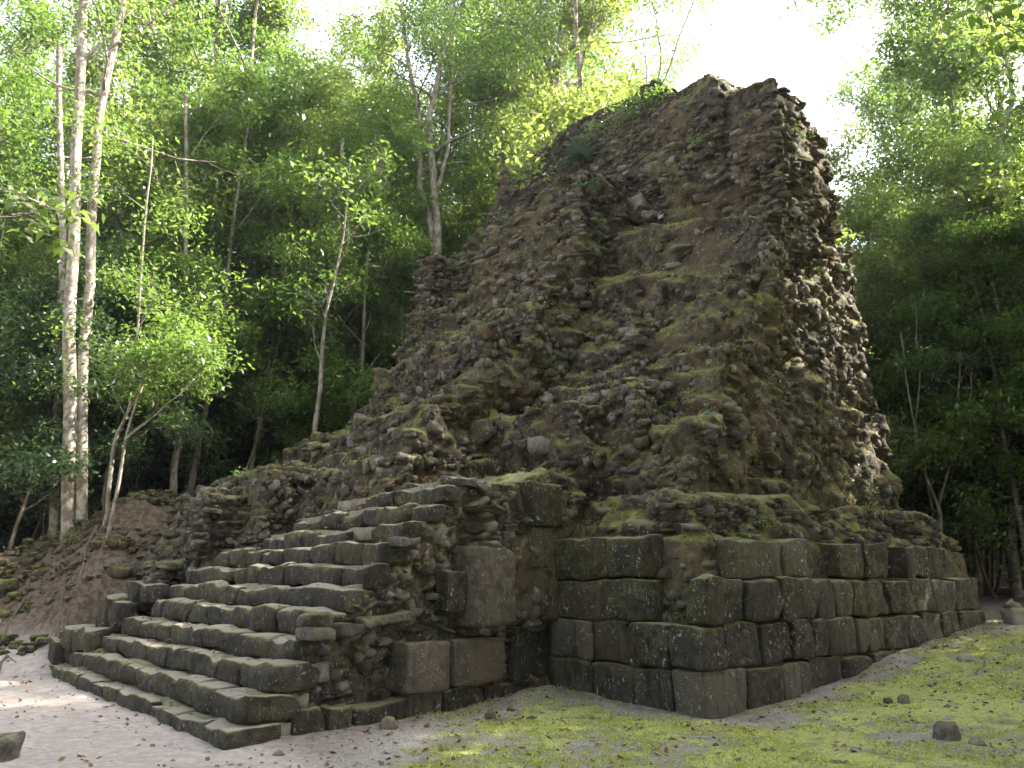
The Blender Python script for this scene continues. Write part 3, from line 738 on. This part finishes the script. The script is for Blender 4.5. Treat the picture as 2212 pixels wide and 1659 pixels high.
def small_ferns():
    m = (facing > 0) * (zc > 2.3) * ar * (noise(cen * 1.1 + 33) > .15) * np.where(zc > 9.5, 2.0, 1.); k = 170; i = rng.choice(len(cen), k, p=m / m.sum())
    nl = 26; p = np.repeat(cen[i], nl, 0) + rng.normal(0, 1, (k * nl, 3)) * np.repeat(rng.uniform(.03, .11, k), nl)[:, None]; p += np.repeat(nrm[i], nl, 0) * .05
    co, f = leaves_mesh('g', p, rng.uniform(.03, .075, k * nl), None, rng, up=.2)
    tag(obj('small_ferns', mesh_np('small_ferns', co - RL, f, M['leaf']), ruin), kind='stuff')
small_ferns()
def plant(px, py, Y, r, n, L, lab, name='seedling', mat='leaf', cat='plant', group=None, hang=0.):
    base = surf(px, py, Y); rs = np.random.default_rng(int(px + py))
    p = rs.normal(0, 1, (n, 3)); p /= np.linalg.norm(p, axis=1, keepdims=True); p *= (rs.random((n, 1)) ** .4) * r
    p[:, 2] = np.abs(p[:, 2]) * .8 - hang * rs.random(n) * r
    co, f = leaves_mesh('l', p, rs.uniform(.7, 1.2, n) * L, None, rs, up=.25)
    e = bpy.data.objects.new(name, None); C.objects.link(e); e.location = base
    tag(e, lab, cat, group)
    obj('foliage', mesh_np('foliage', co, f, M[mat]), e)
    k = 5; tv, tf = [], []
    for j in range(k):
        q = p[j * (n // k)] * .8
        tv, tf = tube(tv, tf, [np.zeros(3) - [0, 0, .05], q * .5 + [0, 0, .02], q], [.006, .005, .003], 4)
    obj('stem', mesh_np('stem', np.array(tv), tf, M['bark_grey']), e)
    return e

bank()
# ------------------------------------------------------------------ trees
class Tree:
    def __init__(s, seed): s.r = np.random.default_rng(seed); s.pts = []; s.rads = []; s.tips = []
    def limb(s, p0, d, L, r0, lvl, nsub, upc=.25, seg=6, tipn=3):
        d = d / np.linalg.norm(d); pts = [np.array(p0, float)]; dirs = []
        for i in range(seg):
            d = d + s.r.normal(0, .16, 3) + np.array([0, 0, upc / seg]); d /= np.linalg.norm(d)
            pts.append(pts[-1] + d * L / seg); dirs.append(d)
        rad = np.linspace(r0, r0 * .3, seg + 1)
        s.pts.append(np.array(pts)); s.rads.append(rad)
        if lvl == 0:
            for q in range(tipn): s.tips.append(pts[-1 - (q % 4)] + s.r.normal(0, .08, 3))
            return
        for q in range(nsub):
            f = s.r.uniform(.3, 1.0); i = min(int(f * seg), seg - 1); pp = pts[i] + (pts[i + 1] - pts[i]) * (f * seg - i)
            side = s.r.normal(0, 1, 3); side -= side.dot(dirs[i]) * dirs[i]; side /= np.linalg.norm(side)
            nd = dirs[i] * s.r.uniform(.4, .9) + side * s.r.uniform(.6, 1.); nd[2] = nd[2] * .7 + .1
            s.limb(pp, nd, L * s.r.uniform(.38, .6), max(r0 * (1 - .65 * f) * .55, .008), lvl - 1, nsub, upc, max(seg - 2, 3), tipn)
    def trunk(s, pts, r0, r1, limbs, from_f, limbL, lvl=2, nsub=4, flat=.35, wob=.05, tipn=3):
        pts = np.asarray(pts, float)
        # resample
        k = max(len(pts) * 4, 10); t = np.linspace(0, len(pts) - 1, k)
        q = np.stack([np.interp(t, np.arange(len(pts)), pts[:, j]) for j in range(3)], -1)
        q[1:-1] += s.r.normal(0, wob, (k - 2, 3)) * np.array([1, 1, .2])
        q[1:-1] = (q[:-2] + q[1:-1] * 2 + q[2:]) / 4
        rad = np.linspace(r0, r1, k); rad[0] *= 1.35; rad[1] *= 1.08; s.pts.append(q); s.rads.append(rad)
        for i in range(limbs):
            f = from_f + (1 - from_f) * (i + s.r.random()) / limbs; x = f * (k - 1); j = min(int(x), k - 2); pp = q[j] + (q[j + 1] - q[j]) * (x - j)
            az = i * 2.4 + s.r.normal(0, .5); el = s.r.uniform(flat - .3, flat + .5)
            d = np.array([math.cos(az) * math.cos(el), math.sin(az) * math.cos(el), math.sin(el)])
            s.limb(pp, d, limbL * (1.15 - .5 * (f - from_f) / (1.01 - from_f)) * s.r.uniform(.75, 1.15), np.interp(f, [0, 1], [r0, r1]) * .5, lvl, nsub, tipn=tipn)
    def meshes(s, bark, leafmat, nleaf, L, rc, name='tree'):
        V, Fc, b = [], [], 0
        for p, r in zip(s.pts, s.rads):
            sides = 9 if r[0] > .09 else 5 if r[0] > .025 else 3
            v_, f_ = tube([], [], p, r, sides); V.append(np.array(v_)); Fc.append(np.array(f_) + b); b += len(v_)
        tm = mesh_np('trunk', np.concatenate(V), np.concatenate(Fc), bark, True)
        if not nleaf or not s.tips: return tm, None
        T = np.array(s.tips); n = len(T) * nleaf
        g = s.r.normal(0, 1, (n, 3)) * np.array([1, 1, .55]) * rc * .6
        p = np.repeat(T, nleaf, 0) + g
        co, f = leaves_mesh('crown', p, s.r.uniform(.6, 1.3, n) * L, None, s.r)
        return tm, mesh_np('crown', co, f, leafmat)

def place(tm, cm, x, y, z, rz, sc_, label, group=None, name='forest_tree', cat='tree'):
    e = bpy.data.objects.new(name, None); C.objects.link(e); e.location = (x, y, z); e.rotation_euler = (0, 0, rz); e.scale = (sc_,) * 3
    tag(e, label, cat, group)
    obj('trunk', tm, e)
    if cm: obj('crown', cm, e)
    return e

def template(kind, seed):
    t = Tree(seed); r = t.r
    if kind == 'tall':
        H = 21; lean = r.normal(0, .7, 2)
        t.trunk([(0, 0, -.5), (lean[0] * .3, lean[1] * .3, 6), (lean[0], lean[1], 13), (lean[0] * 1.4, lean[1] * 1.1, H)], .2, .05, 18, .30, 4.1, 2, 4, .45, .12, 3)
        return t.meshes(M['bark_pale'] if seed % 2 else M['bark_grey'], M['leaf' if seed % 3 else 'leaf_bright'], 30, .19, .50)
    if kind == 'mid':
        H = 12.5; lean = r.normal(0, .5, 2)
        t.trunk([(0, 0, -.5), (lean[0], lean[1], 5), (lean[0] * 1.5, lean[1] * 1.5, H)], .10, .03, 15, .25, 2.5, 2, 4, .35, .10, 3)
        return t.meshes(M['bark_grey'], M['leaf_bright' if seed == 14 else 'leaf'], 34, .145, .42)
    if kind == 'low':
        H = 5.5; lean = r.normal(0, .4, 2)
        t.trunk([(0, 0, -.3), (lean[0], lean[1], 2.5), (lean[0] * 2, lean[1] * 2, H)], .045, .012, 13, .18, 1.6, 2, 3, .4, .08, 3)
        return t.meshes(M['bark_dark'], M['leaf_dark' if seed % 2 else 'leaf'], 28, .14, .38)
TM = {k: [template(k, s) for s in ss] for k, ss in (('tall', (1, 2, 3, 4)), ('mid', (11, 12, 14)), ('low', (21, 22, 24)))}
bare = []
for s_ in range(4):
    t = Tree(50 + s_); l = t.r.normal(0, 1.0, 2)
    t.trunk([(0, 0, -.4), (l[0] * .4, l[1] * .4, 3), (l[0], l[1], 8)], .055 + .02 * s_, .012, 9, .5, 1.5, 2, 3, .5, .10, 1)
    bare.append(t.meshes(M['bark_pale'] if s_ % 2 else M['bark_grey'], M['leaf'], 16, .14, .36))

def forest():
    rs = random.Random(5); n = 0
    # breaks in the wood that let the sun through to the ruin
    gaps = ((-2.4, 8.3, 3.7, 1.8), (8.2, .9, 4.2, 2.0), (7.5, 1.2, 8.2, 1.5), (1.7, 5, 6.9, 1.5), (.8, 2.7, 4.3, 1.5))
    def ok(x, y, tall, kind):
        u, v = UV(x, y)
        if -6.5 < u < 10.5 and -4 < v < 12.8: return False
        if 3 < u < 15 and -7.5 < v < 3: return False
        if kind in ('tall', 'mid'):
            for gu, gv, g_z, gr in gaps:
                gp = W(gu, gv, g_z); rx, ry = x - gp[0], y - gp[1]
                along = rx * math.sin(a) + ry * math.cos(a); off = abs(rx * math.cos(a) - ry * math.sin(a))
                if 0 < along < (20 - g_z if kind == 'tall' else 12 - g_z) and off < gr: return False
        az = math.degrees(math.atan2(x, y))
        if kind in ('tall', 'bare', 'mid') and -35 < az < -25 and math.hypot(x, y) < 27: return False
        if tall and 11.5 < az < 28.5 and y > 0: return False
        return True
    def lay(kind, cnt, azr, dr, label, group, name, scr=(.85, 1.2), mind=2.2, store=[]):
        nonlocal n
        k = tries = 0
        while k < cnt and tries < cnt * 30:
            tries += 1
            az = math.radians(rs.uniform(*azr)); d = math.sqrt(rs.uniform(dr[0] ** 2, dr[1] ** 2)); x, y = math.sin(az) * d, math.cos(az) * d
            if not ok(x, y, kind == 'tall', kind): continue
            if any((x - a_) ** 2 + (y - b_) ** 2 < mind ** 2 and kk == kind for a_, b_, kk in store): continue
            store.append((x, y, kind))
            tm, cm = rs.choice(bare if kind == 'bare' else TM[kind])
            place(tm, cm, x, y, gz(x, y), rs.uniform(0, 6.28), rs.uniform(*scr), label, group, name); k += 1
    lay('tall', 44, (-46, 11.5), (25, 50), 'tall pale trunked forest tree with its crown against the sky left of the ruin', 'tall trees behind and left of the ruin', 'tall_tree')
    lay('tall', 12, (29, 50), (23, 45), 'tall forest tree with its crown against the sky right of the ruin', 'tall trees right of the ruin', 'tall_tree')
    lay('mid', 50, (-46, 14), (22, 42), 'leafy middle sized tree filling the wood left of the ruin', 'middle sized trees left of the ruin', 'leafy_tree', (.8, 1.25))
    lay('mid', 26, (23, 46), (20, 36), 'leafy middle sized tree filling the wood right of the ruin', 'middle sized trees right of the ruin', 'leafy_tree', (.8, 1.1))
    lay('low', 70, (-44, 6), (21, 38), 'dark understorey sapling in the shade left of the ruin', 'understorey saplings left of the ruin', 'sapling', (.7, 1.2), 1.4)
    lay('low', 26, (25, 46), (20, 36), 'dark understorey sapling in the shade right of the ruin', 'understorey saplings right of the ruin', 'sapling', (.7, 1.2), 1.4)
    lay('bare', 24, (-40, -5), (20, 34), 'thin leaning trunk standing in the dark wood left of the ruin', 'thin trunks in the wood left of the ruin', 'thin_tree', (.8, 1.3), 1.0)
    lay('bare', 14, (26, 36), (20, 32), 'thin leaning trunk standing in the dark wood right of the ruin', 'thin trunks in the wood right of the ruin', 'thin_tree', (.8, 1.3), 1.0)
    lay('low', 22, (27, 40), (22, 48), 'dark understorey sapling in the shade right of the ruin', 'understorey saplings right of the ruin', 'sapling', (.8, 1.3), 1.2)
    # forest that closes the clearing on the right, beyond the frame
    lay('tall', 27, (48, 108), (14, 27), 'tall tree on the right edge of the clearing shading the ruin', 'trees on the right edge of the clearing', 'tall_tree', (1.0, 1.3), 2.6)
    # and behind the camera
    lay('tall', 30, (104, 256), (13, 29), 'tall tree closing the clearing on the near side', 'trees on the near side of the clearing', 'tall_tree', (.9, 1.2), 2.6)
forest()

# far wood closing the view
def far_wood():
    rs = np.random.default_rng(9); n = 60000
    az = np.radians(rs.uniform(-62, 62, n)); d = rs.uniform(54, 66, n); x, y = np.sin(az) * d, np.cos(az) * d
    top = 13 + 5 * noise(np.stack([np.degrees(az) * .18, az * 0, az * 0], -1)) + 3 * noise(np.stack([np.degrees(az) * .7, az * 0 + 5, az * 0], -1))
    azd = np.degrees(az); top = np.where((azd > 11) & (azd < 28), np.minimum(top, 12), top)
    z = rs.random(n) ** .9 * top + gheight(x, y)
    co, f = leaves_mesh('w', np.stack([x, y, z], -1), rs.uniform(.5, 1.1, n), None, rs)
    tag(obj('far_wood', mesh_np('far_wood', co, f, M['leaf_dark'])), 'dense dark wood far behind the ruin', 'wood', kind='stuff')
far_wood()

# tell the forest trees apart by where they stand
def relabel():
    segs = [(-400, 130, 'left of the twin trunked tree'), (130, 430, 'behind the sunlit shrub'), (430, 700, 'left of the far sunlit trunk'), (700, 900, 'left of the forked tree'),
            (900, 1130, 'behind the left shoulder of the ruin'), (1130, 1700, 'behind the summit of the ruin'), (1700, 1990, 'close right of the ruin'), (1990, 2110, 'behind the forked sapling'), (2110, 2600, 'at the right edge of the picture')]
    short = {'tall_tree': 'tall forest tree', 'leafy_tree': 'leafy middle sized tree', 'sapling': 'shaded understorey sapling', 'thin_tree': 'thin leaning trunk'}
    words = ['first', 'second', 'third', 'fourth', 'fifth', 'sixth', 'seventh', 'eighth', 'ninth', 'tenth', 'eleventh', 'twelfth', 'thirteenth', 'fourteenth', 'fifteenth', 'sixteenth', 'seventeenth', 'eighteenth', 'nineteenth', 'twentieth',
             'twenty first', 'twenty second', 'twenty third', 'twenty fourth', 'twenty fifth']
    cs_, sn = math.cos(PITCH), math.sin(PITCH); seen = {}
    for o in C.objects:
        b = o.name.split('.')[0]
        if b in short and 'group' in o:
            x, y, z = o.location; d = y * cs_ + 3 * sn
            if d < 1: continue
            px = 1106 + 1722 * x / d
            if not -60 < px < 2272: continue
            sg = next(q for q in segs if q[0] <= px < q[1]); seen.setdefault((b, sg[2]), []).append((px, o))
    for (b, w), lst in seen.items():
        lst.sort(key=lambda q: q[0])
        for i_, (px, o) in enumerate(lst):
            o['label'] = (short[b] + ' ' + w + ', ' + words[min(i_, 24)] + ' from the left') if len(lst) > 1 else 'only ' + short[b] + ' ' + w
relabel()

# --- particular trees
def hero(name, label, paths, bark, leaf, limbs, from_f, limbL, nleaf, L, rc, seed, lvl=2, nsub=3, flat=.4, wob=.04):
    t = Tree(seed); q0 = np.array(paths[0][0][0], float); g0 = gz(q0[0], q0[1]) - .4
    if g0 < q0[2]:
        paths = [([(p_[0][0], p_[0][1], g0)] + list(p_), a_, b_) if i_ == 0 or abs(p_[0][2] - q0[2]) < 1. else (p_, a_, b_) for i_, (p_, a_, b_) in enumerate(paths)]
    base = np.array(paths[0][0][0], float)
    for pts, r0, r1 in paths:
        t.trunk(np.array(pts) - base, r0, r1, limbs, from_f, limbL, lvl, nsub, flat, wob)
    tm, cm = t.meshes(M[bark], M[leaf] if leaf else None, nleaf, L, rc)
    return place(tm, cm, *base, 0, 1, label, None, name)
Y = 17.5
hero('twin_trunk_tree', 'big pale twin trunked tree on the bank at far left', [
    ([at(150, 1150, Y), at(150, 800, Y), at(160, 400, Y), at(182, 60, Y), at(190, -300, Y)], .165, .10),
    ([at(178, 1100, Y + .1), at(184, 750, Y + .2), at(200, 420, Y + .3), at(215, 230, Y + .3), at(285, -80, Y + .3)], .14, .09)],
    'bark_pale', 'leaf', 6, .72, 3.0, 18, .13, .5, 71)
hero('pale_tree', 'pale trunk standing close behind the twin trunked tree', [([at(118, 1120, 19), at(125, 850, 19), at(135, 600, 19), at(128, 100, 19)], .13, .07)], 'bark_pale', 'leaf', 5, .6, 2.4, 18, .13, .5, 72)
Y = 24
hero('forked_tree', 'white barked forked tree rising behind the left shoulder of the ruin', [
    ([at(945, 700, Y), at(945, 500, Y), at(935, 400, Y), at(925, 250, Y), at(960, 120, Y), at(990, -60, Y)], .17, .07),
    ([at(945, 640, Y), at(930, 470, Y), at(905, 400, Y), at(912, 250, Y), at(880, 130, Y), at(865, 10, Y)], .12, .05),
    ([at(938, 420, Y), at(965, 330, Y), at(975, 180, Y), at(985, 60, Y)], .07, .03)],
    'bark_pale', 'leaf', 7, .5, 2.6, 20, .14, .5, 73)
Y = 27
hero('broad_tree', 'stout grey tree with spreading limbs directly behind the ruin', [
    ([at(1180, 480, Y), at(1190, 300, Y), at(1195, 180, Y), at(1215, 80, Y), at(1240, -80, Y)], .32, .14),
    ([at(1190, 330, Y), at(1150, 270, Y), at(1110, 250, Y)], .10, .04),
    ([at(1200, 110, Y), at(1150, 60, Y), at(1060, 40, Y)], .14, .05),
    ([at(1200, 140, Y), at(1270, 60, Y), at(1380, 0, Y)], .14, .05)],
    'bark_grey', 'leaf', 9, .3, 3.6, 26, .15, .55, 74)
Y = 24
hero('slender_tree', 'thin sparse tree against the bright sky above the ruin', [
    ([at(1400, 300, Y), at(1430, 130, Y), at(1420, 60, Y), at(1400, -40, Y)], .05, .02),
    ([at(1405, 260, Y), at(1450, 130, Y), at(1500, 0, Y), at(1530, -60, Y)], .05, .02),
    ([at(1400, 260, Y), at(1395, 120, Y), at(1385, 30, Y)], .03, .015)],
    'bark_grey', 'leaf', 4, .35, 1.6, 9, .13, .5, 75)
Y = 20.5
hero('forked_sapling', 'pale forked sapling against the dark wood right of the ruin', [
    ([at(2030, 1160, Y), at(2028, 1095, Y), at(1995, 1020, Y), at(1965, 880, Y), at(1945, 720, Y)], .065, .02),
    ([at(2028, 1100, Y), at(2060, 960, Y), at(2068, 850, Y), at(2075, 760, Y)], .05, .018),
    ([at(1978, 960, Y), at(1985, 860, Y), at(1978, 660, Y)], .03, .012),
    ([at(2062, 960, Y), at(2095, 890, Y), at(2100, 800, Y)], .03, .012)],
    'bark_pale', 'leaf_dark', 4, .6, 1.0, 10, .11, .35, 76, 1)
Y = 19
hero('leaning_tree', 'pale leaning trunk with limbs at the right edge of the picture', [
    ([at(2200, 1300, 22), at(2180, 900, 22), at(2165, 600, 22), at(2150, 350, 22), at(2190, 200, 22), at(2120, -20, 22)], .12, .05),
    ([at(2165, 620, 22), at(2080, 450, 22), at(1990, 370, 22)], .06, .03)],
    'bark_pale', 'leaf', 8, .4, 2.4, 18, .13, .5, 77)
hero('sunlit_shrub', 'sunlit leafy shrub beside the twin trunked tree', [
    ([at(240, 1110, 16.5), at(270, 950, 16.5), at(320, 800, 16.5), at(350, 720, 16.5)], .05, .012),
    ([at(270, 950, 16.5), at(390, 850, 16.3), at(430, 780, 16.2)], .025, .008)],
    'bark_grey', 'leaf', 7, .5, .95, 11, .13, .35, 78, 2, 3)
hero('slim_tree', 'slim grey tree leaning beside the shrub on the bank', [([at(228, 1120, 17), at(250, 950, 17), at(290, 850, 17), at(300, 600, 17), at(330, 300, 17)], .06, .02)], 'bark_grey', 'leaf', 8, .5, 1.8, 16, .12, .45, 79)
hero('sunlit_tree', 'sunlit pale trunk behind the bank left of the mossy mound', [([at(375, 1060, 21), at(382, 950, 21), at(395, 850, 21), at(400, 600, 21), at(400, 200, 21)], .11, .05)], 'bark_pale', 'leaf', 7, .55, 2.2, 18, .13, .5, 80)
hero('sunlit_tree', 'sunlit pale trunk in front of the dark palms left of the ruin', [([at(715, 900, 24), at(716, 800, 24), at(722, 640, 24), at(740, 300, 24)], .12, .06)], 'bark_pale', 'leaf', 7, .55, 2.2, 18, .13, .5, 81)
# overhanging branch with large leaves at the left edge
t = Tree(90)
b0 = np.array(at(-60, 470, 9)); 
t.limb(np.zeros(3), np.array([1., .1, .02]), 1.0, .02, 1, 6, .0, 6, 2)
tm, cm = t.meshes(M['bark_dark'], M['leaf_near'], 12, .17, .22)
place(tm, cm, *b0, 0, 1, 'overhanging branch of large yellowish leaves at the left edge', None, 'overhanging_branch', 'branch')

# spiky plant on the wall
def spiky(px, py, Y, n, L, lab, name='spiky_plant'):
    rs = np.random.default_rng(int(px)); V, Fc = [], []
    e = bpy.data.objects.new(name, None); C.objects.link(e); e.location = surf(px, py, Y) + np.array([0, -.12, 0]); tag(e, lab, 'plant')
    for i in range(n):
        az = rs.uniform(0, 6.28); el = rs.uniform(-.3, 1.2); d = np.array([math.cos(az) * math.cos(el), math.sin(az) * math.cos(el), math.sin(el)])
        s = np.cross(d, [0, 0, 1.]); s /= np.linalg.norm(s); l = L * rs.uniform(.7, 1.15); w = L * .055
        pts = [d * l * f + np.array([0, 0, -.35 * l * f * f]) for f in (0, .3, .6, .85, 1)]; ww = [w * .7, w, w * .85, w * .45, .002]
        co = []
        for p, q in zip(pts, ww): co += [p + s * q, p + np.array([0, 0, -.25 * q]), p - s * q]
        f = []
        for k in range(4):
            a_ = k * 3; f += [(a_, a_ + 1, a_ + 4, a_ + 3), (a_ + 1, a_ + 2, a_ + 5, a_ + 4)]
        obj('leaf', mesh_np('leaf', np.array(co), f, M['agave'], True), e)
spiky(1262, 345, 17.2, 60, .85, 'large spiky leaved plant growing from the wall near the top of the ruin')
spiky(1262, 410, 17.1, 22, .5, 'smaller spiky plant hanging just below the large one')
for i, (px, py, Y, r, n, L, lab) in enumerate((
    (1150, 385, 17.6, .75, 800, .08, 'creeping fern mat spilling over the left roof line of the ruin'),
    (1380, 260, 18.0, .95, 1100, .08, 'leafy creeper hanging over the upper left edge of the ruin'),
    (1300, 300, 18.0, .6, 500, .08, 'low fern patch above the spiky plant'),
    (1430, 220, 18.0, .5, 360, .08, 'creeper patch below the rounded top of the ruin'),
    (1520, 310, 17.2, .35, 130, .08, 'dark fern clump on the upper wall face'),
    (1085, 480, 17.2, .4, 120, .08, 'small fern clump low on the left part of the upper wall'),
    (1000, 590, 16.6, .6, 260, .06, 'thin green line of weeds along the ledge at the left shoulder'),
    (1315, 650, 14.9, .13, 30, .10, 'bright green seedling in the middle of the slope'),
    (1293, 482, 15.6, .15, 36, .10, 'bright green seedling at the lip of the upper ledge'),
    (1826, 520, 17.6, .35, 40, .16, 'sunlit leafy shoot on the right edge of the ruin'),
    (1475, 1335, 10.45, .16, 46, .10, 'heart leaved vine in the gap above the corner block'),
    (1650, 1140, 11.1, .28, 160, .05, 'small fern tuft on top of the upper course of blocks'),
    (1600, 1160, 10.9, .16, 70, .05, 'tiny fern tuft left of the upper course of blocks'),
    (1570, 1235, 10.5, .12, 50, .05, 'tiny plant above the third course by the corner'),
    (885, 1222, 10.5, .09, 20, .09, 'seedling on the flank at the end of the steps'),
    (943, 1190, 10.9, .07, 16, .09, 'seedling beside the top of the tall slab'),
    (1003, 1350, 10.8, .07, 16, .07, 'seedling between the slabs of the flank'),
    (733, 1395, 9.6, .06, 14, .07, 'seedling among the flank rubble'),
    (702, 1480, 9.1, .06, 14, .07, 'seedling low among the flank rubble near the steps'),
    (1660, 1505, 10.6, .05, 8, .08, 'broad leaf sprout at the foot of the right wall'),
    (1625, 1370, 10.5, .07, 10, .09, 'sprout in a joint of the right wall'),
    (1880, 1112, 14.5, .3, 120, .07, 'sunlit weeds at the foot of the tower by its right corner'),
    (150, 1165, 16.8, .3, 60, .10, 'low green sprout at the foot of the twin trunked tree'),
    (520, 1025, 14.0, .2, 50, .06, 'grassy tuft on the lit mossy ledge'))):
    plant(px, py, Y, r, n, L, lab, 'wall_plant', 'leaf_bright' if i in (7, 8, 9, 21) else 'leaf')
# thin volume added round the scene for a pale veil of glow
hz = NT('haze_veil')
hv = hz.add('ShaderNodeVolumePrincipled', {'Density': .0004, 'Color': (.86, .91, 1., 1), 'Anisotropy': .45})
hz.link(hv.outputs[0], hz.out.inputs['Volume'])
c_, f_ = box_grid(1, 1, 1, 1, 1, 1)
tag(obj('haze', mesh_np('haze', c_ * np.array([300, 300, 21.]), f_, hz.m), None, (0, 12, 17)), kind='stuff')
print('tris core', len(core_f) * 2, 'objects', len(bpy.data.objects))
